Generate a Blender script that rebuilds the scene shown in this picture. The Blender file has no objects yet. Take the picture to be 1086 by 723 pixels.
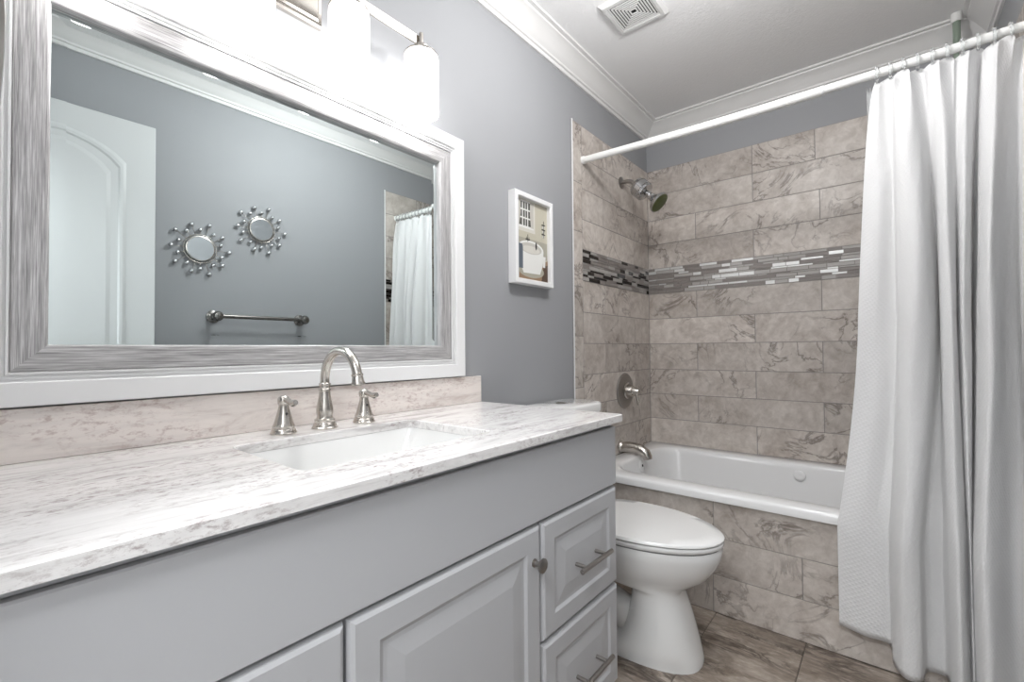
import bpy, bmesh, math, random
from mathutils import Vector, Matrix
S = bpy.context.scene
C = S.collection
PI = math.pi
random.seed(11)

# ------------------------------------------------------------------ camera
yaw, pitch, roll = 0.68921, 0.018977, -0.008585
F = Vector((-math.sin(yaw), math.cos(yaw), 0)); R = Vector((math.cos(yaw), math.sin(yaw), 0)); U = Vector((0, 0, 1))
F2 = F*math.cos(pitch) + U*math.sin(pitch); U2 = U*math.cos(pitch) - F*math.sin(pitch)
R3 = R*math.cos(roll) + U2*math.sin(roll); U3 = U2*math.cos(roll) - R*math.sin(roll)
cam = bpy.data.cameras.new('camera'); cam.sensor_width = 36; cam.lens = 486.225*36/1086
cam.clip_start = 0.02
co = bpy.data.objects.new('camera', cam); C.objects.link(co)
M = Matrix((R3, U3, -F2)).transposed().to_4x4(); M.translation = Vector((1.16483, 0, 1.05599))
co.matrix_world = M
S.camera = co

# ------------------------------------------------------------------ light
W = bpy.data.worlds.new('world'); S.world = W; W.use_nodes = True
W.node_tree.nodes['Background'].inputs[0].default_value = (0.90, 0.95, 1.0, 1)
W.node_tree.nodes['Background'].inputs[1].default_value = 1.3
S.view_settings.view_transform = 'Standard'; S.view_settings.look = 'None'
S.view_settings.exposure = 1.33; S.view_settings.gamma = 1; S.view_settings.use_curve_mapping = False
SHADE_GLOW = 2.9
def area(name, loc, rot, sx, sy, power, col=(1, 1, 1)):
    l = bpy.data.lights.new(name, 'AREA'); l.shape = 'RECTANGLE'; l.size = sx; l.size_y = sy; l.energy = power; l.color = col
    o = bpy.data.objects.new(name, l); C.objects.link(o); o.location = loc; o.rotation_euler = rot
    return o
# added fill light in the unseen hallway, reaching in through the doorway
area('hallway_fill', (1.06, -0.75, 2.40), (0, 0, 0), 0.7, 0.5, 20, (.96, 0.98, 1.0))

# added soft fill light without a fixture, mid-room, above the view
pl_ = bpy.data.lights.new('room_fill_light', 'POINT'); pl_.energy = 9.5; pl_.shadow_soft_size = .06; pl_.color = (1, .99, .99)
plo = bpy.data.objects.new('room_fill_light', pl_); C.objects.link(plo); plo.location = (.77, 1.25, 2.24)

# ------------------------------------------------------------------ node helpers
def mat(name, col=(.8, .8, .8), rough=.5, metal=0.0, **kw):
    m = bpy.data.materials.new(name); m.use_nodes = True
    b = m.node_tree.nodes['Principled BSDF']
    b.inputs['Base Color'].default_value = (*col, 1); b.inputs['Roughness'].default_value = rough; b.inputs['Metallic'].default_value = metal
    for k, v in kw.items(): b.inputs[k.replace('_', ' ')].default_value = v
    return m
class NG:
    def __init__(s, m): s.m = m; s.t = m.node_tree; s.b = s.t.nodes['Principled BSDF']
    def n(s, typ, **kw):
        nd = s.t.nodes.new(typ)
        for k, v in kw.items(): setattr(nd, k, v)
        return nd
    def l(s, a, b): s.t.links.new(a, b)
    def coord(s, scale=(1, 1, 1), rot=(0, 0, 0), add=None):
        tc = s.n('ShaderNodeTexCoord'); out = tc.outputs['Object']
        if add is not None:
            v = s.n('ShaderNodeVectorMath', operation='ADD'); s.l(out, v.inputs[0]); s.l(add, v.inputs[1]); out = v.outputs[0]
        mp = s.n('ShaderNodeMapping'); s.l(out, mp.inputs[0]); mp.inputs['Scale'].default_value = scale; mp.inputs['Rotation'].default_value = rot
        return mp.outputs[0]
    def noise(s, vec, scale=5, detail=6, rough=.55, dist=0.0):
        t = s.n('ShaderNodeTexNoise'); s.l(vec, t.inputs['Vector'])
        t.inputs['Scale'].default_value = scale; t.inputs['Detail'].default_value = detail; t.inputs['Roughness'].default_value = rough; t.inputs['Distortion'].default_value = dist
        return t.outputs['Fac']
    def ramp(s, fac, stops):
        r = s.n('ShaderNodeValToRGB'); s.l(fac, r.inputs[0]); e = r.color_ramp.elements
        while len(e) < len(stops): e.new(0.5)
        for el, (p, c) in zip(e, stops): el.position = p; el.color = (*c, 1) if len(c) == 3 else c
        return r.outputs[0]
    def mix(s, fac, a, b, mode='MIX'):
        x = s.n('ShaderNodeMix', data_type='RGBA', blend_type=mode)
        for sock, v in ((x.inputs[0], fac), (x.inputs[6], a), (x.inputs[7], b)):
            if isinstance(v, (int, float)): sock.default_value = v
            elif isinstance(v, tuple): sock.default_value = (*v, 1)
            else: s.l(v, sock)
        return x.outputs[2]
    def ridge(s, fac, width=.03):
        a = s.n('ShaderNodeMath', operation='SUBTRACT'); s.l(fac, a.inputs[0]); a.inputs[1].default_value = .5
        b = s.n('ShaderNodeMath', operation='ABSOLUTE'); s.l(a.outputs[0], b.inputs[0])
        return s.ramp(b.outputs[0], [(0, (1, 1, 1)), (width, (0, 0, 0))])
    def bump(s, h, strength=.2, dist=.002):
        b = s.n('ShaderNodeBump'); b.inputs['Strength'].default_value = strength; b.inputs['Distance'].default_value = dist
        s.l(h, b.inputs['Height']); s.l(b.outputs[0], s.b.inputs['Normal'])
    def col(s, c): s.l(c, s.b.inputs['Base Color'])

# paints
M_wall = mat('blue grey wall paint', (.335, .342, .355), .6)
g = NG(M_wall); g.bump(g.noise(g.coord(), 220, 2), .08, .001)
M_ceil = mat('white ceiling paint', (.88, .88, .88), .75)
g = NG(M_ceil); g.bump(g.noise(g.coord(), 90, 4, .6), .35, .004)
M_trim = mat('white trim paint', (.78, .775, .765), .4)
M_white = mat('white satin paint', (.82, .82, .82), .35)
M_cab = mat('white cabinet thermofoil', (.50, .505, .52), .38)
M_dark = mat('dark gap', (.03, .03, .03), .8)
M_porc = mat('white porcelain', (.82, .82, .81), .12, Coat_Weight=.5, Coat_Roughness=.03)
M_tub = mat('white acrylic', (.82, .82, .82), .18, Coat_Weight=.3)
M_seatgap = mat('grey gap filler', (.2, .2, .2), .6)
M_nickel = mat('brushed nickel', (.56, .53, .49), .23, 1.0)
g = NG(M_nickel); g.bump(g.noise(g.coord((1, 1, 30)), 60, 2), .06, .0006)
M_nickel_dark = mat('dark brushed nickel', (.34, .32, .30), .30, 1.0)
M_chrome = mat('chrome', (.55, .55, .55), .09, 1.0)
M_mirror = mat('mirror glass', (.80, .865, .865), .0, 1.0)
M_greyglass = mat('mirror glass small', (.80, .82, .83), .02, 1.0)
M_bead = mat('silvered bead', (.75, .76, .77), .12, 1.0)
M_white_plastic = mat('white plastic', (.82, .82, .80), .3)
M_clear = mat('clear plastic', (.92, .94, .94), .08, 0, Transmission_Weight=.8, IOR=1.3)
M_pole = mat('grey green enamelled pole', (.27, .33, .27), .35, .2)
M_rubber = mat('green rubber spray face', (.10, .12, .04), .5)
M_vent = mat('white vent plastic', (.70, .70, .69), .5)

# milk glass lit from inside
M_shade = mat('lit milk glass', (.9, .9, .9), .3)
b = M_shade.node_tree.nodes['Principled BSDF']; b.inputs['Emission Color'].default_value = (1, .985, .975, 1); b.inputs['Emission Strength'].default_value = SHADE_GLOW

# stone wall tile: per-tile random shift of the pattern, carried on the mesh
def tile_material(name, light, mid, dark, vein, ang=.6, stretch=(1, 1, 1), scale=1.0, rough=.38, veinw=.035, veina=.55):
    m = mat(name, mid, rough); g = NG(m)
    at = g.n('ShaderNodeAttribute', attribute_name='tile_rand')
    sc = g.n('ShaderNodeVectorMath', operation='SCALE'); g.l(at.outputs['Vector'], sc.inputs[0]); sc.inputs['Scale'].default_value = 17
    v = g.coord(stretch, (ang, ang*.6, ang), sc.outputs[0])
    n1 = g.noise(v, 4.5*scale, 8, .62, .8); n2 = g.noise(v, 26*scale, 8, .66, .4); n3 = g.noise(v, 3.0*scale, 10, .6, 2.6)
    c = g.ramp(n1, [(.33, dark), (.47, mid), (.62, light)])
    c = g.mix(.5, c, g.ramp(n2, [(.36, dark), (.55, mid), (.68, light)]))
    k = g.ridge(n3, veinw)
    patch = g.ramp(g.noise(v, 2.6*scale, 4), [(.46, (0, 0, 0)), (.60, (1, 1, 1))])
    mm = g.n('ShaderNodeMath', operation='MULTIPLY'); g.l(k, mm.inputs[0]); g.l(patch, mm.inputs[1])
    m2 = g.n('ShaderNodeMath', operation='MULTIPLY'); g.l(mm.outputs[0], m2.inputs[0]); m2.inputs[1].default_value = veina
    c = g.mix(m2.outputs[0], c, vein)
    # slight brightness differences from tile to tile
    bb = g.n('ShaderNodeMapRange'); sx = g.n('ShaderNodeSeparateXYZ'); g.l(at.outputs['Vector'], sx.inputs[0]); g.l(sx.outputs[0], bb.inputs[0])
    bb.inputs[3].default_value = .88; bb.inputs[4].default_value = 1.08
    hs = g.n('ShaderNodeHueSaturation'); g.l(c, hs.inputs['Color']); g.l(bb.outputs[0], hs.inputs['Value'])
    g.col(hs.outputs[0]); g.bump(n2, .1, .0015)
    return m
M_tile = tile_material('beige grey stone tile', (.71, .66, .61), (.56, .51, .465), (.37, .315, .272), (.12, .09, .073), veinw=.03, veina=.75)
M_floor = tile_material('brown veined stone floor tile', (.46, .40, .345), (.27, .225, .185), (.12, .09, .07), (.045, .03, .022), .35, (1.0, 2.6, 1), 1.1, .35, .09, .9)
M_grout = mat('grey grout', (.30, .28, .265), .9)
M_fgrout = mat('brown grout', (.14, .12, .10), .9)

# granite with streaks along the counter
def granite(name, base, streak, spot, ang=0.0, amount=1.0):
    m = mat(name, base, .16, 0, Coat_Weight=.25, Coat_Roughness=.05); g = NG(m)
    v = g.coord((9, 1.5, 9), (0, 0, ang)); w = g.coord((2.2, 1, 2.2))
    n1 = g.noise(v, 3.2, 9, .66, .7); n2 = g.noise(w, 60, 7, .7); n3 = g.noise(w, 3.2, 5, .6, .6)
    c = g.ramp(n1, [(.33, streak), (.46, base), (.58, tuple(min(1, x*1.12) for x in base))])
    k = g.ramp(n2, [(.36, (.8, .8, .8)), (.50, (0, 0, 0))])
    p = g.ramp(n3, [(.44, (0, 0, 0)), (.58, (amount,)*3)])
    mm = g.n('ShaderNodeMath', operation='MULTIPLY'); g.l(k, mm.inputs[0]); g.l(p, mm.inputs[1])
    c = g.mix(mm.outputs[0], c, spot)
    g.col(c)
    return m
M_granite = granite('white granite with grey and rose streaks', (.76, .745, .735), (.50, .475, .47), (.30, .24, .235), .05, .95)
M_splash = granite('rose beige granite', (.76, .70, .66), (.58, .48, .44), (.40, .27, .25), 0, .7)

# pale silvered wood of the mirror frame (grain along y or z)
def silverwood(name, scale):
    m = mat(name, (.5, .49, .49), .38, .35); g = NG(m)
    n1 = g.noise(g.coord(scale), 1, 5, .7); n2 = g.noise(g.coord(tuple(x*2.6 for x in scale)), 1, 3, .6)
    c = g.mix(.5, g.ramp(n1, [(.34, (.20, .19, .19)), (.5, (.47, .46, .46)), (.64, (.80, .79, .79))]), g.ramp(n2, [(.36, (.22, .21, .215)), (.5, (.46, .45, .45)), (.62, (.78, .77, .77))]))
    g.col(c); g.bump(n1, .25, .0012)
    return m
M_silver_h = silverwood('silvered wood along', (300, 6, 300))
M_silver_v = silverwood('silvered wood upright', (300, 300, 6))

# curtain cloth: waffle weave, lets some light through
M_cloth = mat('white waffle weave cloth', (.93, .93, .93), .85); g = NG(M_cloth)
uv = g.n('ShaderNodeUVMap'); mp = g.n('ShaderNodeMapping'); g.l(uv.outputs[0], mp.inputs[0]); mp.inputs['Scale'].default_value = (1, 1, 1); mp.inputs['Rotation'].default_value = (0, 0, .7)
wv = []
for prof_ in ('X', 'Y'):
    w_ = g.n('ShaderNodeTexWave', wave_type='BANDS', bands_direction=prof_); g.l(mp.outputs[0], w_.inputs[0]); w_.inputs['Scale'].default_value = 52; w_.inputs['Distortion'].default_value = 0; wv.append(w_.outputs['Fac'])
ck = g.n('ShaderNodeMath', operation='MULTIPLY'); g.l(wv[0], ck.inputs[0]); g.l(wv[1], ck.inputs[1])
wr = g.noise(g.coord((1, 1, .45)), 11, 4, .5, 1.6)
ad = g.n('ShaderNodeMath', operation='MULTIPLY_ADD'); g.l(wr, ad.inputs[0]); ad.inputs[1].default_value = 6.0; g.l(ck.outputs[0], ad.inputs[2])
g.bump(ad.outputs[0], .45, .0018)
tr = g.n('ShaderNodeBsdfTranslucent'); tr.inputs[0].default_value = (.85, .85, .85, 1); mx = g.n('ShaderNodeMixShader'); mx.inputs[0].default_value = .28
out = M_cloth.node_tree.nodes['Material Output']; g.l(g.b.outputs[0], mx.inputs[1]); g.l(tr.outputs[0], mx.inputs[2]); g.l(mx.outputs[0], out.inputs[0])
M_liner = mat('clear vinyl', (.95, .97, .97), .1); g = NG(M_liner)
tp = g.n('ShaderNodeBsdfTransparent'); mx = g.n('ShaderNodeMixShader'); mx.inputs[0].default_value = .72
g.l(g.b.outputs[0], mx.inputs[1]); g.l(tp.outputs[0], mx.inputs[2]); g.l(mx.outputs[0], M_liner.node_tree.nodes['Material Output'].inputs[0])

# ------------------------------------------------------------------ mesh helpers (world coordinates in, object-local out)
def root_loc(p):
    v = Vector((0, 0, 0))
    while p is not None: v += p.location; p = p.parent
    return v
def obj(name, bm, m, parent=None, smooth=None, loc=None, kind=None):
    org = root_loc(parent) if parent is not None else (Vector(loc) if loc else Vector((0, 0, 0)))
    me = bpy.data.meshes.new(name); bmesh.ops.translate(bm, verts=bm.verts[:], vec=-org)
    bmesh.ops.recalc_face_normals(bm, faces=bm.faces[:])
    bm.to_mesh(me); bm.free()
    for x in (m if isinstance(m, (list, tuple)) else [m]): me.materials.append(x)
    if smooth is not None:
        for p in me.polygons: p.use_smooth = True
        me.set_sharp_from_angle(angle=math.radians(smooth))
    o = bpy.data.objects.new(name, me); C.objects.link(o)
    if parent is not None: o.parent = parent
    else: o.location = org
    if kind: o['kind'] = kind
    return o
def tag(o, label, cat, group=None):
    o['label'] = label; o['category'] = cat
    if group: o['group'] = group
    return o
def thing(name, loc, label, cat, group=None):
    o = bpy.data.objects.new(name, None); o.empty_display_size = .05; C.objects.link(o); o.location = loc
    return tag(o, label, cat, group)
def box(bm, x0, x1, y0, y1, z0, z1, bev=0.0, seg=2, mi=0):
    t = bmesh.new() if bev else bm
    vs = [t.verts.new((x, y, z)) for x in (x0, x1) for y in (y0, y1) for z in (z0, z1)]
    for q in ((0, 1, 3, 2), (4, 6, 7, 5), (0, 4, 5, 1), (2, 3, 7, 6), (0, 2, 6, 4), (1, 5, 7, 3)):
        f = t.faces.new([vs[i] for i in q]); f.material_index = mi
    if bev:
        bmesh.ops.bevel(t, geom=t.edges[:] + t.verts[:], offset=bev, segments=seg, affect='EDGES', profile=.5)
        merge(bm, t)
    return bm
def merge(bm, t, mtx=None):
    mp = {}
    for v in t.verts: mp[v] = bm.verts.new(mtx @ v.co if mtx else v.co)
    for f in t.faces:
        try:
            nf = bm.faces.new([mp[v] for v in f.verts]); nf.material_index = f.material_index
        except ValueError: pass
    t.free()
def loft(bm, rings, close=True, cap0=True, cap1=True, mi=0):
    V = [[bm.verts.new(p) for p in r] for r in rings]; n = len(rings[0])
    for a, b in zip(V, V[1:]):
        for i in range(n if close else n-1):
            j = (i+1) % n
            try: bm.faces.new((a[i], a[j], b[j], b[i])).material_index = mi
            except ValueError: pass
    if cap0: bm.faces.new(V[0]).material_index = mi
    if cap1: bm.faces.new(V[-1][::-1]).material_index = mi
    return V
def basis(d):
    d = Vector(d).normalized(); a = Vector((0, 0, 1)) if abs(d.z) < .9 else Vector((1, 0, 0))
    u = d.cross(a).normalized(); return u, d.cross(u).normalized(), d
def lathe(bm, p, d, prof, n=32, caps=(True, True)):
    u, v, d = basis(d); p = Vector(p)
    loft(bm, [[p + d*h + (u*math.cos(2*PI*i/n) + v*math.sin(2*PI*i/n))*max(r, 1e-5) for i in range(n)] for h, r in prof], True, *caps)
    return bm
def tube(bm, pts, rad, n=16):
    pts = [Vector(p) for p in pts]; rings = []
    rs = rad if isinstance(rad, (list, tuple)) else [rad]*len(pts)
    t0 = (pts[1]-pts[0]).normalized(); u, v, _ = basis(t0)
    for i, p in enumerate(pts):
        t = (pts[min(i+1, len(pts)-1)] - pts[max(i-1, 0)]).normalized()
        u = (u - t*u.dot(t)).normalized(); v = t.cross(u)
        rings.append([p + (u*math.cos(2*PI*k/n) + v*math.sin(2*PI*k/n))*rs[i] for k in range(n)])
    loft(bm, rings); return bm
def torus(bm, c, ax, R_, r, n=28, k=8):
    u, v, d = basis(ax); c = Vector(c); V = []
    for i in range(n):
        a = 2*PI*i/n; e = u*math.cos(a) + v*math.sin(a)
        V.append([bm.verts.new(c + e*(R_ + r*math.cos(2*PI*j/k)) + d*r*math.sin(2*PI*j/k)) for j in range(k)])
    for i in range(n):
        for j in range(k): bm.faces.new((V[i][j], V[(i+1) % n][j], V[(i+1) % n][(j+1) % k], V[i][(j+1) % k]))
    return bm
def ball(bm, c, r, seg=12):
    t = bmesh.new(); bmesh.ops.create_uvsphere(t, u_segments=seg, v_segments=seg//2+2, radius=r); merge(bm, t, Matrix.Translation(c)); return bm
def rrect(x0, x1, y0, y1, r, z, n=6):
    out = []
    for cx, cy, a0 in ((x1-r, y1-r, 0), (x0+r, y1-r, PI/2), (x0+r, y0+r, PI), (x1-r, y0+r, 1.5*PI)):
        for i in range(n+1):
            a = a0 + PI/2*i/n; out.append((cx + r*math.cos(a), cy + r*math.sin(a), z))
    return out
def panel(bm, y0, y1, z0, z1, rings, xb):
    """front facing +x: rings of (inset, x)"""
    L = [[(xb, y0, z0), (xb, y1, z0), (xb, y1, z1), (xb, y0, z1)]]
    for ins, x in rings: L.append([(x, y0+ins, z0+ins), (x, y1-ins, z0+ins), (x, y1-ins, z1-ins), (x, y0+ins, z1-ins)])
    loft(bm, L); return bm

XW, YB, YF, ZC = 1.524, 2.764, -0.15, 2.44       # room size
YT = 1.871                                        # where the tile begins
ZT = 2.163                                        # top of the tile

# ------------------------------------------------------------------ room shell
def wallbox(name, a, m, par=None):
    return obj(name, box(bmesh.new(), *a), m, par, kind=None if par else 'structure')
wl = wallbox('wall_left', (-.12, 0, YF-.1, YB+.12, 0, ZC), M_wall)
wr_ = wallbox('wall_right', (XW, XW+.12, YF-.1, YB+.12, 0, ZC), M_wall)
wb = wallbox('wall_back', (0, XW, YB, YB+.12, 0, ZC), M_wall)
bm = bmesh.new(); box(bm, 0, .70, YF-.1, YF, 0, ZC); box(bm, 1.43, XW, YF-.1, YF, 0, ZC); box(bm, .70, 1.43, YF-.1, YF, 2.09, ZC)
wf = obj('wall_front', bm, M_wall, kind='structure')
wallbox('ceiling', (-.12, XW+.12, -1.6, YB+.12, ZC, ZC+.1), M_ceil)
# hallway outside the door
bm = bmesh.new(); box(bm, -.12, 0, -1.6, YF-.1, 0, ZC); box(bm, XW+.3, XW+.42, -1.6, YF-.1, 0, ZC); box(bm, -.12, XW+.42, -1.7, -1.6, 0, ZC)
obj('wall_hallway', bm, M_ceil, kind='structure')

# tiles: list of (u0,u1,v0,v1) rectangles put on a plane
def tiles(name, rects, to3, m, parent, gap=.0022, h=.003, rnd=random.Random(3)):
    bm = bmesh.new(); lay = bm.faces.layers.float_vector.new('tile_rand') if hasattr(bm.faces.layers, 'float_vector') else None
    for (u0, u1, v0, v1) in rects:
        r = Vector((rnd.random(), rnd.random(), rnd.random()))
        g_ = gap/2; e = .0012
        lo = [to3(*p, 0) for p in ((u0+g_, v0+g_), (u1-g_, v0+g_), (u1-g_, v1-g_), (u0+g_, v1-g_))]
        hi = [to3(*p, h) for p in ((u0+g_+e, v0+g_+e), (u1-g_-e, v0+g_+e), (u1-g_-e, v1-g_-e), (u0+g_+e, v1-g_-e))]
        n0 = len(bm.faces); loft(bm, [lo, hi], True, False, True); bm.faces.ensure_lookup_table()
        for f in bm.faces[n0:]: f[lay] = r
    return obj(name, bm, m, parent)
ROWS = [.4775, .6285, .7785, .9285, 1.084, 1.238, 1.393]
UP = [1.549, 1.698, 1.851, 2.006, ZT]
def rows(zs, joints, u0, u1):
    out = []
    for i, (a, b) in enumerate(zip(zs, zs[1:])):
        js = [j for j in joints[i % len(joints)] if u0 + .02 < j < u1 - .02]
        us = [u0] + sorted(js) + [u1]
        out += [(p, q, a, b) for p, q in zip(us, us[1:])]
    return out
JA = [.602, 1.212]; JB = [.296, .906]
def band(name, u0, u1, to3, parent, seed, cols, mats):
    rnd = random.Random(seed); bm = bmesh.new(); z = 1.3945
    for hgt in (.019, .010, .017, .0075, .019, .0075, .018, .010, .017, .014):
        u = u0 + .001 - rnd.random()*.03
        while u < u1:
            L = rnd.choice((.045, .06, .075, .095, .11)) ; a, b_ = max(u, u0+.001), min(u+L, u1-.001)
            if b_ - a > .006:
                mi = rnd.choices(range(len(cols)), cols)[0]; e = .0008
                lo = [to3(*p, 0) for p in ((a, z), (b_, z), (b_, z+hgt), (a, z+hgt))]; t = rnd.uniform(.0040, .0048)
                hi = [to3(*p, t) for p in ((a+e, z+e), (b_-e, z+e), (b_-e, z+hgt-e), (a+e, z+hgt-e))]
                loft(bm, [lo, hi], True, False, True, mi=mi)
            u += L + .0016
        z += hgt + .0016
    return obj(name, bm, mats, parent)
M_m_dark = mat('dark brown glass', (.016, .012, .010), .10)
M_m_taupe = mat('taupe stone strip', (.24, .215, .20), .3)
M_m_light = mat('pale grey strip', (.42, .40, .38), .22)
M_m_reflect = mat('strip coloured as reflected light', (.66, .66, .65), .36, .6)  # silver colour stands in for lamp reflections on glossy glass pieces
MM = [M_m_dark, M_m_taupe, M_m_light, M_m_reflect]
# left wall
toL = lambda u, v, h: (.002 + h, u, v)
box_ = bmesh.new(); box(box_, 0, .0035, YT, YB, 0, ZT); obj('grout', box_, M_grout, wl)
zst = [0, .19, .40, .62, .87, 1.12, 1.36, 1.63, 1.87, ZT]
rl = rows(ROWS, [[2.55], [2.19], [1.965, 2.55], [2.19], [2.55], [2.19]], 1.962, YB) + rows(UP, [[2.55], [2.18], [2.55], [2.18]], 1.962, YB)
rl += [(YT+.009, 1.962, a, b_) for a, b_ in zip(zst, zst[1:])] + [(1.962, YB, 0, .23), (1.962, YB, .23, .4775)]
tiles('wall_tile', rl, lambda u, v, h: (.0015 + h, u, v), M_tile, wl)
band('mosaic_band', 1.962, YB-.005, toL, wl, 5, [.30, .36, .34, .0], MM)
bm = bmesh.new(); box(bm, 0, .007, YT, YT+.008, 0, ZT+.004, .002); obj('edge_trim', bm, M_white, wl)
# back wall
toB = lambda u, v, h: (u, YB - .002 - h, v)
box_ = bmesh.new(); box(box_, 0, XW, YB-.0035, YB, .3, ZT); obj('grout', box_, M_grout, wb)
tiles('wall_tile', rows(ROWS, [JA, JB, JA, JB, JA, JB], .006, XW-.006) + rows(UP, [JA, JB, JA, JA+[.89]], .006, XW-.006), lambda u, v, h: (u, YB-.0015-h, v), M_tile, wb)
band('mosaic_band', .006, XW-.006, toB, wb, 9, [.0, .40, .33, .27], MM)  # dark pieces swapped for silver ones, painting in the lamp reflections
# right wall
box_ = bmesh.new(); box(box_, XW-.0035, XW, YT, YB, 0, ZT); obj('grout', box_, M_grout, wr_)
tiles('wall_tile', rows(ROWS, [[2.45], [2.15], [2.45], [2.15]], YT+.01, YB) + rows(UP, [[2.45], [2.15]], YT+.01, YB) + [(YT+.01, YB, 0, .23), (YT+.01, YB, .23, .4775)], lambda u, v, h: (XW-.0015-h, u, v), M_tile, wr_)
band('mosaic_band', YT+.01, YB-.005, lambda u, v, h: (XW-.002-h, u, v), wr_, 15, [.3, .36, .34, 0], MM)
bm = bmesh.new(); box(bm, XW-.007, XW, YT, YT+.008, 0, ZT+.004, .002); obj('edge_trim', bm, M_white, wr_)
# tub apron wall
wa = wallbox('wall_apron', (.005, XW-.005, 1.944, 1.965, 0, .444), M_grout)
tiles('wall_tile', [(.006, .60, 0, .149), (.60, 1.21, 0, .149), (1.21, XW-.006, 0, .149), (.006, .30, .149, .297), (.30, .907, .149, .297), (.907, XW-.006, .149, .297), (.006, .605, .297, .444), (.605, 1.21, .297, .444), (1.21, XW-.006, .297, .444)],
      lambda u, v, h: (u, 1.944 - h, v), M_tile, wa, rnd=random.Random(8))
# floor
fl = wallbox('floor', (-.12, XW+.42, -1.7, YB+.12, -.1, -.003), M_fgrout)
fr = []
for i, (a, b_) in enumerate(((0, .305), (.305, .61), (.61, .915), (.915, 1.22), (1.22, XW))):
    y = -1.6 + (i % 3)*.203
    ys = [-1.6] + [y + .61*k for k in range(8) if -1.55 < y + .61*k < 1.90] + [1.944]
    fr += [(a, b_, p, q) for p, q in zip(ys, ys[1:])]
tiles('floor_tile', fr, lambda u, v, h: (u, v, -.003 + h), M_floor, fl, rnd=random.Random(4))

# crown moulding: profile (distance from wall, z)
CP = [(0, 2.352), (.010, 2.352), (.012, 2.358), (.012, 2.366), (.020, 2.368), (.022, 2.376), (.030, 2.383), (.042, 2.396), (.056, 2.409), (.072, 2.419), (.084, 2.424), (.086, 2.430), (.1016, 2.431), (.1016, 2.44), (0, 2.44)]
def crown(name, f0, f1):
    bm = bmesh.new(); loft(bm, [[f0(d, z) for d, z in CP], [f1(d, z) for d, z in CP]]); return obj(name, bm, M_trim, kind='structure', smooth=25)
crown('trim_1', lambda d, z: (d, YF + d, z), lambda d, z: (d, YB - d, z))
crown('trim_2', lambda d, z: (d, YB - d, z), lambda d, z: (XW - d, YB - d, z))
crown('trim_3', lambda d, z: (XW - d, YF + d, z), lambda d, z: (XW - d, YB - d, z))
crown('trim_4', lambda d, z: (d, YF + d, z), lambda d, z: (XW - d, YF + d, z))
BP = [(0, 0), (.014, 0), (.014, .10), (.010, .115), (.006, .13), (0, .13)]
bm = bmesh.new(); loft(bm, [[(d, 1.21, z) for d, z in BP], [(d, YT, z) for d, z in BP]]); obj('baseboard_left', bm, M_trim, kind='structure')
bm = bmesh.new(); loft(bm, [[(XW-d, YF+.01, z) for d, z in BP], [(XW-d, YT, z) for d, z in BP]]); obj('baseboard_right', bm, M_trim, kind='structure')
# door casing on the front wall
bm = bmesh.new(); box(bm, .63, .70, YF, YF+.014, 0, 2.16, .003); box(bm, 1.43, 1.50, YF, YF+.014, 0, 2.16, .003); box(bm, .70, 1.43, YF, YF+.014, 2.09, 2.16, .003)
obj('trim_5', bm, M_trim, kind='structure')
# open door leaf parallel to the right wall, arch-topped moulded panels
def arch(y0, y1, z0, z1, rise, ins, x, n=14):
    a, b_ = y0+ins, y1-ins; pts = [(x, a, z0+ins), (x, b_, z0+ins)]
    for i in range(n+1):
        t = i/n; yy = b_ + (a-b_)*t; s = math.sin(PI*t); k = s*s*(3-2*s) if rise else 0
        pts.append((x, yy, z1 - ins + rise*(1-(2*t-1)**2)**.8))
    return pts
DY0, DY1, DX = -.135, .570, 1.405
bm = bmesh.new(); box(bm, DX, DX+.035, DY0, DY1, .01, 2.075, .002)
M_door = mat('white door paint', (.60, .61, .61), .4)
dr = obj('door_1', bm, M_door, kind='structure')
for nm, z0, z1, rise in (('upper_panel', .98, 1.87, .10), ('lower_panel', .18, .86, 0)):
    bm = bmesh.new(); q = (DY0+.115, DY1-.115, z0, z1, rise)
    loft(bm, [arch(*q, i, DX + d) for i, d in ((-.012, .0005), (-.012, -.001), (0, -.007), (.010, -.007), (.016, -.002), (.040, -.002), (.055, -.006))], True, False, True)
    obj(nm, bm, M_door, dr)
bm = bmesh.new(); lathe(bm, (DX, .505, .95), (-1, 0, 0), [(0, .030), (.008, .030), (.012, .012), (.035, .012), (.042, .026), (.058, .026), (.066, .015)]); obj('door_knob', bm, M_nickel, dr, 40)

# ------------------------------------------------------------------ vanity cabinet
VY0, VY1 = -.145, 1.195
van = thing('vanity_cabinet', (0, .52, 0), 'long white bathroom vanity cabinet with raised panel doors and drawers under the granite counter', 'cabinet')
bm = bmesh.new(); box(bm, .004, .540, VY0, VY1, .10, .69); box(bm, .004, .03, VY0, VY1, .69, .8495); box(bm, .515, .540, VY0, VY1, .69, .8495)
box(bm, .03, .515, VY0, VY0+.02, .69, .8495); box(bm, .03, .515, VY1-.02, VY1, .69, .8495); box(bm, .02, .48, VY0, VY1-.01, 0, .10)
obj('carcass', bm, M_cab, van)
bm = bmesh.new(); box(bm, .5398, .546, VY0, VY1, .8365, .8494, .001); panel(bm, VY0, VY1+.001, .6745, .8355, [(0, .5555), (.0025, .558)], .5398); obj('false_front', bm, M_cab, van)
PR = [(0, .549), (.003, .556), (.009, .559), (.046, .559), (.054, .5552), (.062, .5552), (.090, .5580), (.093, .5583)]
PRD = [(0, .549), (.003, .556), (.009, .559), (.050, .559), (.058, .5550), (.066, .5550), (.098, .5582)]
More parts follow.
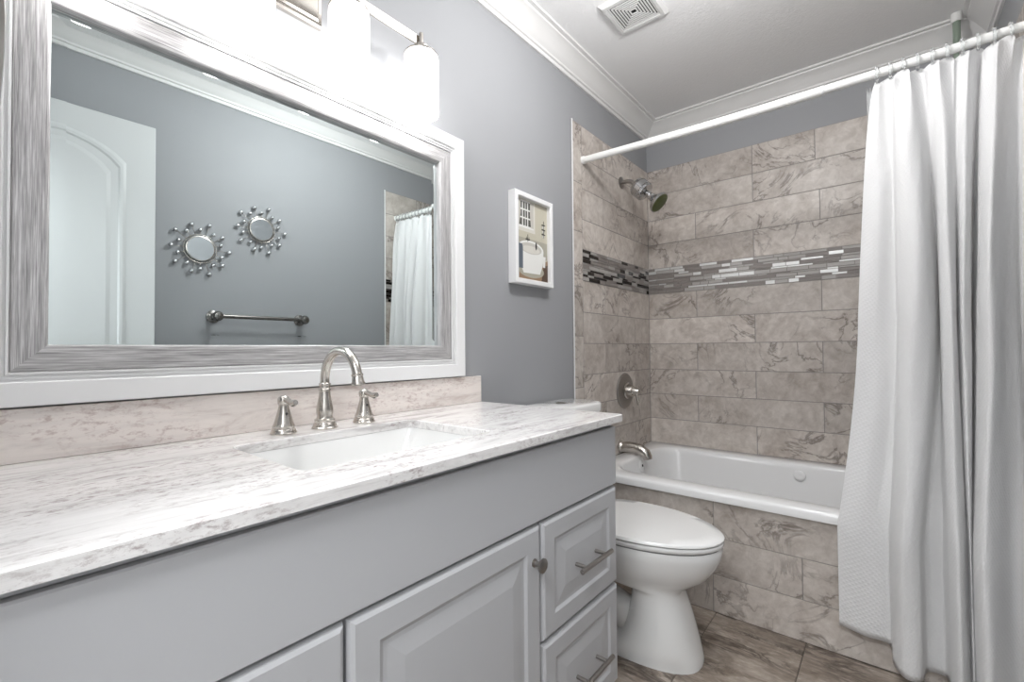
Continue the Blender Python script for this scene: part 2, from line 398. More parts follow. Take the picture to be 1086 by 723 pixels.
def pull(par, yc, zc):
    h = bmesh.new(); tube(h, [(.592, yc-.075, zc), (.592, yc+.075, zc)], .006, 14)
    for s in (-.048, .048): tube(h, [(.557, yc+s, zc), (.592, yc+s, zc)], .0048, 12)
    return obj('pull_handle', h, M_nickel_dark, par, 40)
for z0, z1 in ((.4025, .6675), (.1275, .3950)):
    bm = bmesh.new(); panel(bm, .8365, VY1+.001, z0, z1, PR, .5398); d = obj('drawer', bm, M_cab, van); pull(d, 1.025, (z0+z1)/2 - .008)
for y0, y1, yk in ((.3635, .8305, .805), (-.13, .3575, -.105)):
    bm = bmesh.new(); panel(bm, y0, y1, .1275, .6675, PRD, .5398); d = obj('door', bm, M_cab, van)
    k = bmesh.new(); lathe(k, (.558, yk, .592), (1, 0, 0), [(0, .009), (.003, .009), (.005, .0055), (.016, .0055), (.020, .013), (.023, .0155), (.026, .0155), (.029, .011)], 24); obj('knob', k, M_nickel_dark, d, 40)

# countertop with an undermount cut-out
CZ = .87
top = thing('countertop', (0, .52, .85), 'white streaked granite countertop slab with rectangular sink cut-out on the vanity', 'countertop')
def outer(x0, x1, y0, y1, z, n=6):
    return rrect(x0, x1, y0, y1, .004, z, n)
bm = bmesh.new(); SX0, SX1, SY0, SY1 = .158, .460, .345, .785
o_ = (.0, .573, VY0-.002, 1.2127); s_ = (SX0, SX1, SY0, SY1)
L = [rrect(*s_, .022, .850), outer(*o_, .850), outer(*o_, CZ-.002), rrect(o_[0]+.002, o_[1]-.002, o_[2]+.002, o_[3]-.002, .004, CZ), rrect(SX0-.002, SX1+.002, SY0-.002, SY1+.002, .024, CZ), rrect(*s_, .022, CZ-.002), rrect(*s_, .022, .850)]
V = [[bm.verts.new(p) for p in r] for r in L[:-1]]; V.append(V[0])
for a, b_ in zip(V, V[1:]):
    for i in range(len(a)):
        j = (i+1) % len(a); bm.faces.new((a[i], a[j], b_[j], b_[i]))
obj('slab', bm, M_granite, top)
bm = bmesh.new(); box(bm, .0005, .020, VY0-.002, 1.2127, CZ+.0002, .9627, .0015); tag(obj('backsplash', bm, M_splash, None, loc=(.01, .53, .8702)), 'rose beige granite backsplash strip between the countertop and the big mirror', 'backsplash')
# sink
bm = bmesh.new()
loft(bm, [rrect(SX0-.018, SX1+.018, SY0-.018, SY1+.018, .03, .8492), rrect(SX0-.001, SX1+.001, SY0-.001, SY1+.001, .022, .8492), rrect(SX0+.002, SX1-.002, SY0+.002, SY1-.002, .022, .842), rrect(SX0+.014, SX1-.014, SY0+.05, SY1-.05, .03, .745), rrect(SX0+.03, SX1-.03, SY0+.08, SY1-.08, .03, .733), rrect(SX0+.12, SX1-.12, SY0+.19, SY1-.19, .01, .730)], True, False, True)
snk = tag(obj('sink', bm, M_porc, None, 40, (.31, .565, .73)), 'white rectangular undermount sink basin set in the granite countertop', 'sink')
bm = bmesh.new(); lathe(bm, (.309, .565, .7302), (0, 0, 1), [(0, .031), (.002, .031), (.003, .026), (.001, .024), (.001, .004)]); obj('drain', bm, M_nickel, snk, 40)
# faucet: spout and two handles
fx, fy = .104, .571
fc = thing('sink_faucet', (fx, fy, CZ), 'brushed nickel widespread gooseneck faucet with two lever handles behind the sink', 'faucet')
bm = bmesh.new(); lathe(bm, (fx, fy, CZ), (0, 0, 1), [(0, .029), (.003, .030), (.006, .027), (.010, .0265), (.013, .024), (.016, .0225), (.019, .0235), (.022, .0235), (.025, .019), (.030, .0180), (.038, .0193), (.046, .0195), (.056, .0178), (.070, .0150), (.084, .0130), (.090, .0125), (.092, .0142), (.095, .0142), (.097, .0125), (.103, .0125), (.105, .0140), (.108, .0138), (.110, .0115)], 36)
obj('body', bm, M_nickel, fc, 35)
pts = [(fx, fy, CZ+.105), (fx, fy, .985)]; R0 = .072
for i in range(1, 25):
    a = PI - (PI - math.radians(10))*i/24; pts.append((fx + R0 + R0*math.cos(a), fy, .985 + R0*math.sin(a)))
bm = bmesh.new(); tube(bm, pts, .0108, 20); nk = obj('gooseneck', bm, M_nickel, fc, 40)
e = Vector(pts[-1]); dd = Vector((math.sin(math.radians(10)), 0, -math.cos(math.radians(10))))
bm = bmesh.new(); lathe(bm, e - dd*.008, dd, [(0, .0112), (.001, .0128), (.004, .0128), (.006, .0115), (.018, .0135), (.022, .0155), (.025, .0155), (.026, .012), (.023, .0115)], 28); obj('aerator', bm, M_nickel, fc, 40)
for yy in (.475, .681):
    hx = .100
    bm = bmesh.new(); lathe(bm, (hx, yy, CZ), (0, 0, 1), [(0, .0275), (.003, .0285), (.006, .0260), (.010, .0255), (.012, .0235), (.015, .0232), (.018, .0238), (.021, .0220), (.026, .0200), (.036, .0172), (.048, .0140), (.058, .0115), (.064, .0105), (.066, .0108)], 32); h = obj('handle', bm, M_nickel, fc, 35)
    bm = bmesh.new(); lathe(bm, (hx, yy, CZ+.066), (0, 0, 1), [(0, .0105), (.002, .0125), (.012, .0130), (.017, .0110), (.020, .006), (.021, .001)], 24)
    P = [(hx, yy, CZ+.076), (hx+.018, yy, CZ+.077), (hx+.034, yy, CZ+.073), (hx+.048, yy, CZ+.072), (hx+.058, yy, CZ+.075)]
    tube(bm, P, [.007, .0062, .006, .008, .0055], 14); obj('lever', bm, M_nickel, h, 45)
    bm = bmesh.new(); lathe(bm, (hx+.0145, yy, CZ+.046), (1, 0, .25), [(-.002, .003), (.0008, .003)], 12); obj('set_screw_hole', bm, M_dark, h)

# ------------------------------------------------------------------ big framed mirror
MY0, MY1, MZ0, MZ1 = -.002, 1.122, .9665, 1.786
mir = thing('wall_mirror', (0, .554, MZ0), 'large wall mirror in a white and silvered wood frame over the vanity', 'mirror')
def rail_frame(name, prof, m_h, m_v, y0=MY0, y1=MY1, z0=MZ0, z1=MZ1, par=mir):
    """closed profile (inset from the outer edge, x) swept round the rectangle with mitred corners"""
    bm = bmesh.new(); rings = []
    for cy, cz in ((0, 0), (1, 0), (1, 1), (0, 1)):
        rings.append([bm.verts.new((x, (y1 - i) if cy else (y0 + i), (z1 - i) if cz else (z0 + i))) for i, x in prof])
    n = len(prof)
    for k in range(4):
        a, b_ = rings[k], rings[(k+1) % 4]
        for i in range(n):
            f = bm.faces.new((a[i], a[(i+1) % n], b_[(i+1) % n], b_[i])); f.material_index = 0 if k in (0, 2) else 1
    return obj(name, bm, [m_h, m_v], par, 25)
rail_frame('outer_frame', [(0, .001), (0, .030), (.002, .032), (.040, .032), (.042, .030), (.0425, .026), (.046, .0255), (.0465, .028), (.0495, .0285), (.050, .024), (.0535, .0235), (.0545, .0275), (.0575, .0275), (.0585, .022), (.0585, .001)], M_white, M_white)
rail_frame('inner_frame', [(.0585, .001), (.0585, .022), (.061, .0250), (.080, .0255), (.098, .0245), (.1035, .0225), (.1055, .0195), (.1055, .001)], M_silver_h, M_silver_v)
bm = bmesh.new(); gi = .1052
loft(bm, [[(x, MY0+i, MZ0+i), (x, MY1-i, MZ0+i), (x, MY1-i, MZ1-i), (x, MY0+i, MZ1-i)] for i, x in ((gi, .003), (gi, .0058), (gi+.022, .0062))]); obj('glass', bm, M_mirror, mir)

# ------------------------------------------------------------------ vanity light
lt = thing('vanity_light', (0, .509, 1.90), 'brushed nickel four-light bar fixture with glowing white glass shades above the mirror', 'lamp')
bm = bmesh.new(); panel(bm, .405, .613, 1.912, 2.03, [(0, .012), (.004, .018), (.012, .018), (.016, .022)], .0005); pl = obj('backplate', bm, M_nickel, lt)
for y in (.45, .568):
    s = bmesh.new(); ball(s, (.023, y, 1.985), .0055); obj('screw', s, M_nickel, pl, 60)
bm = bmesh.new(); lathe(bm, (.02, .509, 1.982), (1, 0, 0), [(0, .012), (.075, .012)], 20); obj('arm', bm, M_nickel, lt, 40)
BX = .094
bm = bmesh.new(); box(bm, BX-.003, BX+.003, .155, .872, 1.968, 1.996, .0008); obj('bar', bm, M_nickel, lt)
for y in (.150, .392, .634, .876):
    y = {.150: .162, .392: .400, .634: .638, .876: .874}[y]; x = .104
    bm = bmesh.new(); lathe(bm, (x, y, 1.945), (0, 0, 1), [(0, .007), (.054, .007), (.056, .006)], 18); obj('stem', bm, M_nickel, lt, 40)
    bm = bmesh.new(); lathe(bm, (x, y, 1.936), (0, 0, 1), [(-.006, .049), (-.002, .050), (0, .049), (.0005, .026), (.003, .0235), (.022, .0235), (.025, .021), (.026, .006)], 32); obj('shade_holder', bm, M_nickel, lt, 35)
    bm = bmesh.new(); lathe(bm, (x, y, 1.755), (0, 0, 1), [(0, .047), (.002, .050), (.168, .050), (.176, .048), (.179, .043), (.177, .042), (.165, .046), (.002, .047), (0, .047)], 36, (False, False)); obj('glass_shade', bm, M_shade, lt, 40)
    bm = bmesh.new(); lathe(bm, (x, y, 1.932), (0, 0, -1), [(0, .013), (.03, .014), (.045, .024), (.07, .030), (.09, .026), (.104, .012), (.107, .001)], 20); obj('bulb', bm, M_shade, lt, 60)

# ------------------------------------------------------------------ small round make-up mirror on an arm (its rim cuts into the left edge of the view)
mk = thing('makeup_mirror', (.545, YF, 1.28), 'round metal-rimmed make-up mirror on a swing arm at the left edge of the view', 'mirror')
MC = Vector((.5424, .0067, 1.295)); nrm = Vector((.10, -1, .02)).normalized()
bm = bmesh.new(); lathe(bm, MC - nrm*.006, nrm, [(0, .001), (0, .096), (.001, .100), (.011, .100), (.012, .096), (.0115, .001)], 48); obj('rim', bm, M_nickel_dark, mk, 40)
bm = bmesh.new(); lathe(bm, MC + nrm*.0055, nrm, [(0, .093), (.001, .093)], 48); obj('glass', bm, M_greyglass, mk)
bm = bmesh.new(); tube(bm, [MC - Vector((0, .0, .10)), MC - Vector((0, .0, .125)), MC + Vector((-.02, -.06, -.125)), (.545, YF+.02, 1.167)], .006, 12); obj('swing_arm', bm, M_nickel, mk, 50)
bm = bmesh.new(); lathe(bm, (.545, YF, 1.167), (0, 1, 0), [(0.0005, .035), (.008, .035), (.014, .02), (.022, .012)], 28); obj('wall_plate', bm, M_nickel, mk, 40)

# ------------------------------------------------------------------ framed bathtub picture
ay0, ay1, az0, az1 = 1.395, 1.656, 1.322, 1.692
art = thing('framed_picture', (0, 1.525, az0), 'small white shadow-box framed picture of a bathtub hanging beside the mirror', 'picture')
rail_frame('frame', [(0, .001), (0, .037), (.002, .039), (.018, .039), (.020, .037), (.020, .001)], M_white, M_white, ay0, ay1, az0, az1, art)
cols = [(.55, .52, .42), (.62, .60, .53), (.085, .085, .075), (.80, .80, .77), (.55, .53, .48), (.12, .14, .17), (.30, .20, .125), (.09, .055, .035), (.02, .018, .017), (.40, .38, .31), (.68, .66, .60)]
PM = [mat('print ink', c, .5) for c in cols]
bm = bmesh.new(); pw, ph = ay1-ay0-.036, az1-az0-.036; lvl = [0]
def poly(pts, mi):
    lvl[0] += 1; x = .020 + lvl[0]*.00006
    bm.faces.new([bm.verts.new((x, ay0+.018+u*pw, az0+.018+v*ph)) for u, v in pts]).material_index = mi
def prect(a, b_, c, d, mi): poly([(a, c), (b_, c), (b_, d), (a, d)], mi)
def pell(cx, cy, rx, ry, mi, a0=0, a1=2*PI, n=22): poly([(cx + rx*math.cos(a0+(a1-a0)*i/n), cy + ry*math.sin(a0+(a1-a0)*i/n)) for i in range(n)], mi)
prect(0, 1, 0, 1, 0); prect(.0, 1, .30, .52, 9); prect(0, .60, .60, .99, 10)
prect(.05, .55, .64, .98, 3)
for i in range(3):
    for j in range(3): prect(.09+.15*i, .21+.15*i, .67+.103*j, .755+.103*j, 2)
poly([(.05, .66), (.12, .66), (.17, .82), (.16, .98), (.05, .98)], 4); poly([(.55, .66), (.47, .66), (.44, .82), (.45, .98), (.55, .98)], 4); prect(.29, .31, .64, .98, 3)
prect(.03, .58, .615, .64, 10)
poly([(0, 0), (1, 0), (1, .30), (.72, .22), (.4, .12), (0, .10)], 6); poly([(.78, 0), (1, 0), (1, .24), (.86, .22)], 7)
pell(.47, .13, .40, .09, 9)
poly([(.08, .40), (.86, .40), (.83, .22), (.74, .10), (.24, .09), (.13, .20)], 3); pell(.47, .40, .39, .10, 3); pell(.47, .405, .33, .07, 4); pell(.47, .39, .27, .045, 10)
prect(.07, .22, .14, .40, 5); poly([(.07, .40), (.22, .40), (.20, .44), (.10, .44)], 5)
prect(.30, .43, .50, .515, 8); prect(.36, .375, .48, .57, 8); prect(.33, .345, .50, .54, 8); prect(.40, .41, .50, .54, 8)
for v in (.62, .68, .74): prect(.80, .92, v, v+.012, 8); pell(.85, v-.02, .025, .02, 3)
prect(.855, .87, .58, .80, 8); pell(.62, .45, .025, .05, 8)
poly([(.83, .20), (.90, .20), (.92, .34), (.84, .34)], 3)
obj('print', bm, PM, art)

# ------------------------------------------------------------------ toilet
tc = 1.585
to = thing('toilet', (.30, tc, 0), 'white two-piece toilet with closed lid between the vanity and the bathtub', 'toilet')
def egg(xb, xf, hw, z, n=40, sq=2.0, mid=.42):
    cx = xb + (xf-xb)*mid; out = []
    for i in range(n):
        a = 2*PI*i/n; c, s = math.cos(a), math.sin(a)
        rx = (xf-cx) if c >= 0 else (cx-xb); e_ = 2/sq if c >= 0 else 2/2.6
        out.append((cx + rx*math.copysign(abs(c)**e_, c), tc + hw*math.copysign(abs(s)**e_, s), z))
    return out
bm = bmesh.new()
loft(bm, [egg(.19, .665, .124, .0, sq=2.6), egg(.19, .665, .124, .016, sq=2.6), egg(.30, .660, .121, .030, sq=2.6), egg(.40, .648, .115, .07, sq=2.6, mid=.5), egg(.425, .628, .107, .14, sq=2.5, mid=.5), egg(.435, .612, .102, .19, sq=2.4, mid=.5), egg(.435, .604, .100, .222, sq=2.3, mid=.5), egg(.425, .606, .104, .236, sq=2.2, mid=.5), egg(.18, .640, .130, .256), egg(.17, .685, .157, .290), egg(.17, .712, .172, .330), egg(.17, .728, .181, .365), egg(.17, .733, .184, .395), egg(.17, .728, .182, .402)])
obj('bowl', bm, M_porc, to, 50)
bm = bmesh.new(); tube(bm, [(.42, tc-.02, .05), (.40, tc-.045, .13), (.31, tc-.05, .17), (.26, tc-.05, .12), (.25, tc-.045, .02)], [.045, .05, .05, .05, .05], 18); obj('trapway', bm, M_porc, to, 60)
bm = bmesh.new(); box(bm, .06, .24, tc-.10, tc+.10, .26, .399, .03); obj('rear_shelf', bm, M_porc, to, 50)
bm = bmesh.new(); loft(bm, [egg(.215, .728, .181, .4015), egg(.215, .728, .181, .4065)]); obj('bumper_gap', bm, M_seatgap, to)  # grey layer filling the gap between bowl and seat
bm = bmesh.new(); loft(bm, [egg(.205, .732, .184, .4065), egg(.203, .736, .186, .410), egg(.203, .737, .187, .418), egg(.205, .734, .185, .422)]); obj('seat', bm, M_porc, to, 45)
bm = bmesh.new(); loft(bm, [egg(.205, .733, .184, .4235), egg(.203, .738, .188, .427), egg(.203, .738, .188, .431), egg(.210, .731, .183, .437), egg(.26, .68, .145, .4395), egg(.36, .56, .06, .440)]); obj('lid', bm, M_porc, to, 45)
bm = bmesh.new(); box(bm, .212, .236, tc-.09, tc+.09, .404, .43, .006); obj('hinge', bm, M_porc, to)
TX0, TX1, TY0, TY1 = .025, .215, tc-.19, tc+.185
bm = bmesh.new(); loft(bm, [rrect(TX0+.012, TX1-.03, TY0+.03, TY1-.03, .03, .40), rrect(TX0, TX1-.012, TY0+.012, TY1-.012, .04, .46), rrect(TX0, TX1, TY0, TY1, .045, .798)]); obj('tank', bm, M_porc, to, 45)
bm = bmesh.new(); a_ = (TX0-.005, TX1+.012, TY0-.010, TY1+.010)
loft(bm, [rrect(*a_, .075, .799, 8), rrect(*a_, .075, .824, 8), rrect(a_[0]+.003, a_[1]-.003, a_[2]+.003, a_[3]-.003, .073, .830, 8), rrect(a_[0]+.012, a_[1]-.012, a_[2]+.012, a_[3]-.012, .065, .834, 8)]); obj('tank_lid', bm, M_porc, to, 50)
bm = bmesh.new(); lathe(bm, (.115, tc, .8335), (0, 0, 1), [(0, .023), (.002, .023), (.003, .020), (.004, .019), (.003, .001)], 28); obj('flush_button', bm, M_nickel_dark, to, 40)
for s in (-1, 1):
    bm = bmesh.new(); lathe(bm, (.36, tc+s*.118, .0), (0, 0, 1), [(.0, .014), (.012, .014), (.022, .009), (.024, .001)], 16); obj('bolt_cap', bm, M_porc, to, 50)

# ------------------------------------------------------------------ bathtub
tub = thing('bathtub', (.76, 2.35, .12), 'white alcove bathtub with a tiled front apron', 'bathtub')
ob = (.006, XW-.006, 1.928, YB-.006)
ib = (.115, 1.40, 2.032, 2.664)
def rr(a, d, r, z): return rrect(a[0]+d, a[1]-d, a[2]+d, a[3]-d, r, z, 8)
bm = bmesh.new()
loft(bm, [rr(ob, .012, .004, .4446), rr(ob, 0, .006, .4446), rr(ob, 0, .006, .468), rr(ob, .003, .008, .4755), rr(ob, .010, .010, .480), rr(ib, -.016, .135, .480), rr(ib, -.006, .13, .477), rr(ib, 0, .13, .468), rr(ib, .006, .13, .45), rr(ib, .03, .13, .30), rr(ib, .055, .13, .18), rr(ib, .09, .11, .145), rr(ib, .15, .09, .13)], True, False, True)
obj('tub_shell', bm, M_tub, tub, 40)
bm = bmesh.new(); lathe(bm, (.81, 2.652, .425), (0, -1, .12), [(0, .024), (.004, .026), (.010, .026), (.014, .021), (.015, .014), (.013, .001)], 28); obj('jet_nozzle', bm, M_tub, tub, 40)
bm = bmesh.new(); lathe(bm, (.121, 2.345, .425), (1, 0, .2), [(0, .032), (.005, .032), (.009, .026), (.0095, .001)], 32); ov = obj('overflow_plate', bm, M_tub, tub, 40)
bm = bmesh.new(); lathe(bm, (.131, 2.345, .430), (1, 0, .2), [(0, .007), (.0015, .007)], 14); obj('slot', bm, M_dark, ov)

# ------------------------------------------------------------------ shower fittings on the left wall
XT = .0045; sy = 2.395
sh = thing('wall_shower', (XT, sy, 1.998), 'chrome shower head with inline filter on a bent arm above the bathtub', 'shower head')
bm = bmesh.new(); lathe(bm, (XT, sy, 1.998), (1, 0, 0), [(0, .033), (.004, .033), (.010, .018), (.012, .012)], 28); obj('wall_flange', bm, M_nickel_dark, sh, 40)
dv = Vector((.72, 0, -.694)).normalized()
A = [(XT+.005, sy, 1.998), (.045, sy, 1.997), (.066, sy, 1.990), (.082, sy, 1.976), (.098, sy, 1.960)]
bm = bmesh.new(); tube(bm, A, .0115, 16); obj('arm', bm, M_nickel_dark, sh, 50)
p0 = Vector((.090, sy, 1.967))
bm = bmesh.new(); lathe(bm, p0, dv, [(0, .016), (.005, .024), (.010, .046), (.026, .053), (.028, .050), (.032, .050), (.034, .053), (.064, .053), (.067, .050), (.071, .050), (.074, .053), (.082, .048), (.088, .024), (.092, .016)], 36); obj('filter', bm, M_chrome, sh, 35)
p1 = p0 + dv*.090
bm = bmesh.new(); lathe(bm, p1, dv, [(0, .013), (.010, .013), (.012, .019), (.024, .019), (.027, .014), (.034, .021), (.050, .023), (.064, .034), (.080, .052), (.090, .058), (.098, .058), (.100, .054)], 36); obj('spray_head', bm, M_chrome, sh, 35)
bm = bmesh.new(); lathe(bm, p1 + dv*.099, dv, [(0, .053), (.002, .053), (.005, .043), (.0055, .001)], 32); obj('spray_face', bm, M_rubber, sh, 40)
vy, vz = 2.402, .820
vv = thing('shower_valve', (XT, vy, vz), 'round brushed nickel shower valve with lever on the left tile wall', 'valve')
bm = bmesh.new(); lathe(bm, (XT, vy, vz), (1, 0, 0), [(0, .097), (.004, .100), (.009, .096), (.016, .070), (.018, .052), (.014, .048)], 48); obj('escutcheon', bm, M_nickel_dark, vv, 35)
bm = bmesh.new(); lathe(bm, (XT+.010, vy, vz), (1, 0, 0), [(0, .046), (.008, .044), (.014, .036), (.034, .033), (.042, .030), (.046, .022), (.064, .017), (.076, .012), (.080, .001)], 32); obj('hub', bm, M_nickel, vv, 35)
bm = bmesh.new(); tube(bm, [(XT+.066, vy, vz-.004), (XT+.074, vy, vz-.025), (XT+.080, vy, vz-.050), (XT+.083, vy, vz-.076)], [.008, .007, .0075, .006], 14); obj('lever', bm, M_nickel, vv, 50)
ty, tz = 2.345, .517
sp = thing('tub_spout', (XT, ty, tz), 'brushed nickel tub spout over the end of the bathtub', 'faucet')
bm = bmesh.new(); lathe(bm, (XT, ty, tz), (1, 0, 0), [(0, .033), (.006, .034), (.012, .030), (.020, .027)], 32); obj('wall_flange', bm, M_nickel, sp, 35)
bm = bmesh.new(); tube(bm, [(XT+.010, ty, tz-.002), (.05, ty, tz+.004), (.09, ty, tz+.004), (.125, ty, tz-.003), (.148, ty, tz-.018), (.160, ty, tz-.040), (.163, ty, tz-.050)], [.028, .028, .027, .027, .027, .025, .023], 24); obj('spout_body', bm, M_nickel, sp, 50)
bm = bmesh.new(); lathe(bm, (.140, ty, tz+.010), (.25, 0, 1), [(0, .004), (.016, .004), (.018, .008), (.026, .008), (.028, .005)], 16); obj('diverter_knob', bm, M_nickel, sp, 40)

# ------------------------------------------------------------------ ceiling vent
ve = thing('ceiling_vent', (.385, 1.745, ZC), 'square white louvred exhaust vent on the ceiling', 'vent')
cx, cy, hw = .385, 1.745, .106
bm = bmesh.new()
def sq(h, z): return [(cx-h, cy-h, z), (cx+h, cy-h, z), (cx+h, cy+h, z), (cx-h, cy+h, z)]
loft(bm, [sq(hw, ZC-.0005), sq(hw, ZC-.004), sq(hw-.012, ZC-.014), sq(.081, ZC-.014), sq(.080, ZC-.002)], True, False, False); obj('frame', bm, M_vent, ve)
bm = bmesh.new(); loft(bm, [sq(.081, ZC-.0015), sq(.081, ZC-.002)]); obj('duct', bm, M_dark, ve)
for k in range(7):
    h = .0785 - k*.0105; bm = bmesh.new()
    loft(bm, [sq(h, ZC-.0085), sq(h, ZC-.0115), sq(h-.0052, ZC-.0115), sq(h-.0052, ZC-.0085), sq(h, ZC-.0085)], True, False, False)
    obj('louvre', bm, M_vent, ve)

# ------------------------------------------------------------------ shower rod, rings, curtain, liner
RA, RB = Vector((.0045, 1.971, 1.992)), Vector((XW-.0045, 1.970, 1.986))
def rodp(t):
    p = RA.lerp(RB, t); p.z -= .014*math.sin(PI*t); return p
rod = thing('shower_curtain_rod', RA, 'white tension rod spanning the tub alcove and carrying the shower curtain', 'curtain rod')
TJ = .655
bm = bmesh.new(); tube(bm, [rodp(i/30*TJ) for i in range(31)], .0165, 20); obj('outer_tube', bm, M_white_plastic, rod, 50)
bm = bmesh.new(); tube(bm, [rodp(TJ-.02 + i/20*(1-TJ+.02)) for i in range(21)], .0142, 20); obj('inner_tube', bm, M_white_plastic, rod, 50)
bm = bmesh.new(); dj = (rodp(TJ+.01)-rodp(TJ)).normalized(); lathe(bm, rodp(TJ)-dj*.006, dj, [(0, .0172), (.006, .0172), (.010, .015)], 20); obj('joint_collar', bm, M_white, rod, 40)
for nm, p, d in (('end_cap', RA, 1), ('end_cap', RB, -1)):
    bm = bmesh.new(); lathe(bm, p, (d, 0, 0), [(0, .0195), (.010, .0195), (.014, .017)], 24); obj(nm, bm, M_white_plastic, rod, 40)

CT = [(1.138, 1.97, 1.083, 1.945, 1.016, 1.905), (1.158, 1.968, 1.133, 1.941, 1.082, 1.9), (1.179, 1.973, 1.181, 1.954, 1.146, 1.915), (1.198, 1.96, 1.188, 1.913, 1.156, 1.87), (1.218, 1.948, 1.221, 1.877, 1.182, 1.83), (1.237, 1.952, 1.258, 1.891, 1.219, 1.845), (1.257, 1.97, 1.28, 1.945, 1.236, 1.905), (1.275, 1.973, 1.287, 1.954, 1.275, 1.915), (1.293, 1.958, 1.287, 1.909, 1.288, 1.865), (1.31, 1.949, 1.306, 1.882, 1.305, 1.835), (1.329, 1.958, 1.32, 1.909, 1.323, 1.865), (1.347, 1.964, 1.323, 1.927, 1.331, 1.885), (1.363, 1.952, 1.334, 1.891, 1.331, 1.845), (1.38, 1.961, 1.351, 1.918, 1.338, 1.875), (1.399, 1.976, 1.359, 1.963, 1.339, 1.925), (1.413, 1.955, 1.367, 1.9, 1.336, 1.855), (1.427, 1.94, 1.381, 1.855, 1.353, 1.805), (1.444, 1.946, 1.402, 1.873, 1.382, 1.825), (1.462, 1.964, 1.423, 1.927, 1.417, 1.885), (1.478, 1.967, 1.447, 1.936, 1.445, 1.895), (1.491, 1.955, 1.46, 1.9, 1.456, 1.855), (1.505, 1.949, 1.478, 1.882, 1.477, 1.835)]
HEM = [.120, .112, .102, .070, .056, .056, .060, .058, .050, .046] + [.042]*12
def cr(P, t):
    n = len(P)-1; i = min(int(t*n), n-1); f = t*n - i
    a, b_, c, d = P[max(i-1, 0)], P[i], P[i+1], P[min(i+2, n)]
    return .5*(2*b_ + (c-a)*f + (2*a-5*b_+4*c-d)*f*f + (3*b_-a-3*c+d)*f**3)
def curtain_pt(u, v):
    xs = [cr([Vector((p[k], p[k+1], 0)) for p in CT], u) for k in (0, 2, 4)]
    hem = cr(HEM, u); tt = min(1, max(0, (xs[0].x - RA.x)/(RB.x-RA.x))); zt = rodp(tt).z - .031 + .010*math.cos(2*PI*11*u)
    z = zt + (hem - zt)*v
    # three control heights
    kz = [(zt, xs[0]), (1.15, xs[1]), (.45, xs[2]), (0.0, xs[2] + Vector((0, -.004, 0)))]
    for (za, pa), (zb, pb) in zip(kz, kz[1:]):
        if z >= zb or zb == 0.0:
            s = (za - z)/(za - zb); s = max(0, min(1, s))
            s = s**.65 if za == zt else (s**1.5 if za == 1.15 else s)
            p = pa.lerp(pb, s); break
    q = math.exp(-v*16)                      # little pleats pinched up at the rings
    p = p + Vector((.007*math.sin(2*PI*11*u + .6)*q, .013*math.cos(2*PI*11*u)*q + .010*math.sin(2*PI*4.3*u + 1)*q, 0))
    w = min(1, v*5)*(1-.5*v)                 # soft creases
    p.y += w*(.0035*math.sin(37*u + 6*z) + .0025*math.sin(71*u - 9*z + 1.3))
    p.y = min(p.y, 1.916 + max(0, z-.52)*.12, 1.986)
    return Vector((min(p.x, XW-.012), p.y, z))
NU, NV = 330, 90
bm = bmesh.new(); uvl = bm.loops.layers.uv.new('UVMap')
G = [[bm.verts.new(curtain_pt(i/NU, j/NV)) for i in range(NU+1)] for j in range(NV+1)]
for j in range(NV):
    for i in range(NU):
        f = bm.faces.new((G[j][i], G[j][i+1], G[j+1][i+1], G[j+1][i]))
        for lp, (a, b_) in zip(f.loops, ((i, j), (i+1, j), (i+1, j+1), (i, j+1))): lp[uvl].uv = (a/NU*.8, b_/NV*1.0)
cu = obj('shower_curtain', bm, M_cloth, None, 180, (1.27, 2.0, .05))
tag(cu, 'white waffle weave shower curtain gathered at the right end of the rod', 'curtain')
sd = cu.modifiers.new('thickness', 'SOLIDIFY'); sd.thickness = .0012; sd.offset = 0
# clear liner behind it, inside the tub
bm = bmesh.new(); rows_ = []
for j in range(31):
    v = j/30; rows_.append([bm.verts.new((1.118 + .012*v + .37*(1-.58*v)*i/60, 2.010 + .008*math.sin(i*.9) + (.065*v), 1.955 - 1.53*v)) for i in range(61)])
for j in range(30):
    for i in range(60): bm.faces.new((rows_[j][i], rows_[j][i+1], rows_[j+1][i+1], rows_[j+1][i]))
ln = tag(obj('shower_liner', bm, M_liner, None, 180, (1.3, 2.0, .43)), 'clear vinyl shower liner hanging behind the white curtain inside the tub', 'curtain liner')
ln.modifiers.new('thickness', 'SOLIDIFY').thickness = .0006
# rings
ring0 = None
for k in range(11):
    t = (1.150 + k*.0345)/XW; p = rodp(t)
    if ring0 is None:
        bm = bmesh.new(); torus(bm, p - Vector((0, 0, .004)), (1, .0, .03), .0235, .0042, 24, 8); ring0 = obj('curtain_ring', bm, M_clear, None, 180, tuple(p)); o = ring0
    else:
        o = ring0.copy(); C.objects.link(o); o.location = p
    tag(o, 'clear plastic ring hooking the white shower curtain to the rod', 'curtain ring', 'clear shower curtain rings')

# tension pole in the far right corner of the tub
px_, py_ = 1.404, 2.640
pc = thing('tension_pole', (px_, py_, .48), 'grey-green vertical tension pole with white cap in the far tub corner, behind the curtain', 'pole')
bm = bmesh.new(); lathe(bm, (px_, py_, .500), (0, 0, 1), [(0, .0125), (1.905, .0125)], 20); obj('tube', bm, M_pole, pc, 50)
bm = bmesh.new(); lathe(bm, (px_, py_, 2.404), (0, 0, 1), [(0, .016), (.008, .0175), (.030, .0175), (.0355, .0175)], 24); obj('ceiling_cap', bm, M_white_plastic, pc, 40)
bm = bmesh.new(); lathe(bm, (px_, py_, .4803), (0, 0, 1), [(0, .024), (.010, .024), (.022, .018)], 24); obj('foot_cap', bm, M_white_plastic, pc, 40)

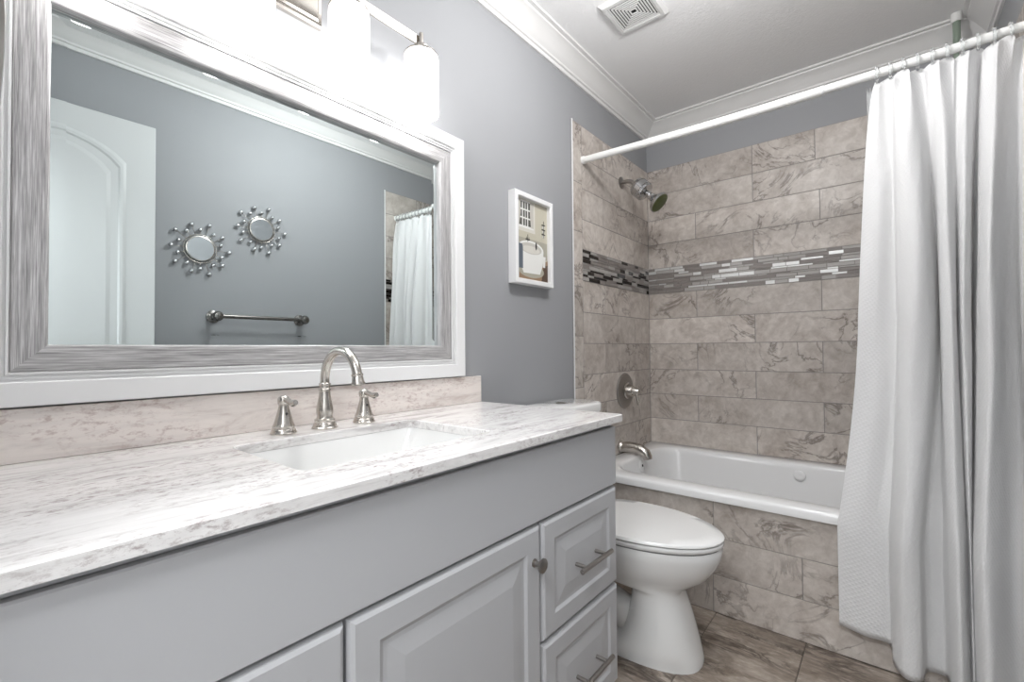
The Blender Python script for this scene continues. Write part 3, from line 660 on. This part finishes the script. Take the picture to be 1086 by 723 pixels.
# ------------------------------------------------------------------ opposite wall, seen in the big mirror
def sunburst(yc, zc, lab, tilt, s=1.0):
    t = thing('sunburst_mirror', (XW, yc, zc), lab, 'mirror', 'sunburst wall mirrors')
    n = Vector((-1, tilt[0], tilt[1])).normalized(); u, v, _ = basis(n); c = Vector((XW-.014, yc, zc))
    bm = bmesh.new(); lathe(bm, c - n*.011, n, [(0, .02), (.004, .060*s), (.012, .0645*s), (.016, .064*s), (.017, .059*s), (.014, .056*s)], 40); obj('rim', bm, M_nickel, t, 40)
    bm = bmesh.new(); lathe(bm, c + n*.004, n, [(0, .060*s), (.001, .0595*s)], 40); obj('glass', bm, M_greyglass, t)
    bm = bmesh.new(); torus(bm, c, n, .0715*s, .0022, 40, 8); obj('wire_hoop', bm, M_nickel, t, 180)
    for k in range(20):
        a = 2*PI*k/20; d = u*math.cos(a) + v*math.sin(a); L = (.130, .100, .122, .096)[k % 4]*s; rb = .0112 if k % 2 == 0 else .0098
        r = bmesh.new(); tube(r, [c + d*.066*s, c + d*L], .0016, 8); ray = obj('ray', r, M_nickel_dark, t, 180)
        r = bmesh.new(); ball(r, c + d*L, rb, 12); obj('bead', r, M_bead, ray, 180)
sunburst(.777, 1.576, 'sunburst mirror with silver beads reflected nearer the white door, lower of the two', (.0, .0), 1.0)
sunburst(1.067, 1.728, 'sunburst mirror with silver beads reflected above the towel bar, upper of the two', (.0, .0), .98)
M_bar = mat('satin nickel towel bar', (.22, .21, .20), .25, 1.0)
M_bar_dark = mat('dark bronze towel bar', (.055, .055, .06), .4, .6)
def towel_bar(z, lab, m, k_=1.0, name='towel_bar'):
    t = thing(name, (XW, 1.06, z), lab, 'towel bar', 'towel bars'); xb = XW-.068
    bm = bmesh.new(); tube(bm, [(xb, .815, z), (xb, 1.305, z)], .0105, 16); obj('bar', bm, m, t, 50)
    for y in (.838, 1.282):
        bm = bmesh.new(); lathe(bm, (XW, y, z), (-1, 0, 0), [(h_, r_*k_) for h_, r_ in ((.0003, .032), (.006, .032), (.012, .016), (.040, .013), (.050, .019), (.062, .025), (.074, .025), (.084, .019), (.090, .001))], 28); obj('post', bm, m, t, 40)
towel_bar(1.238, 'nickel towel bar on the grey wall below the sunburst mirrors, seen in the mirror', M_bar)
towel_bar(1.127, 'lower dark towel bar just above the bottom mirror frame in the reflection', M_bar_dark, .62)
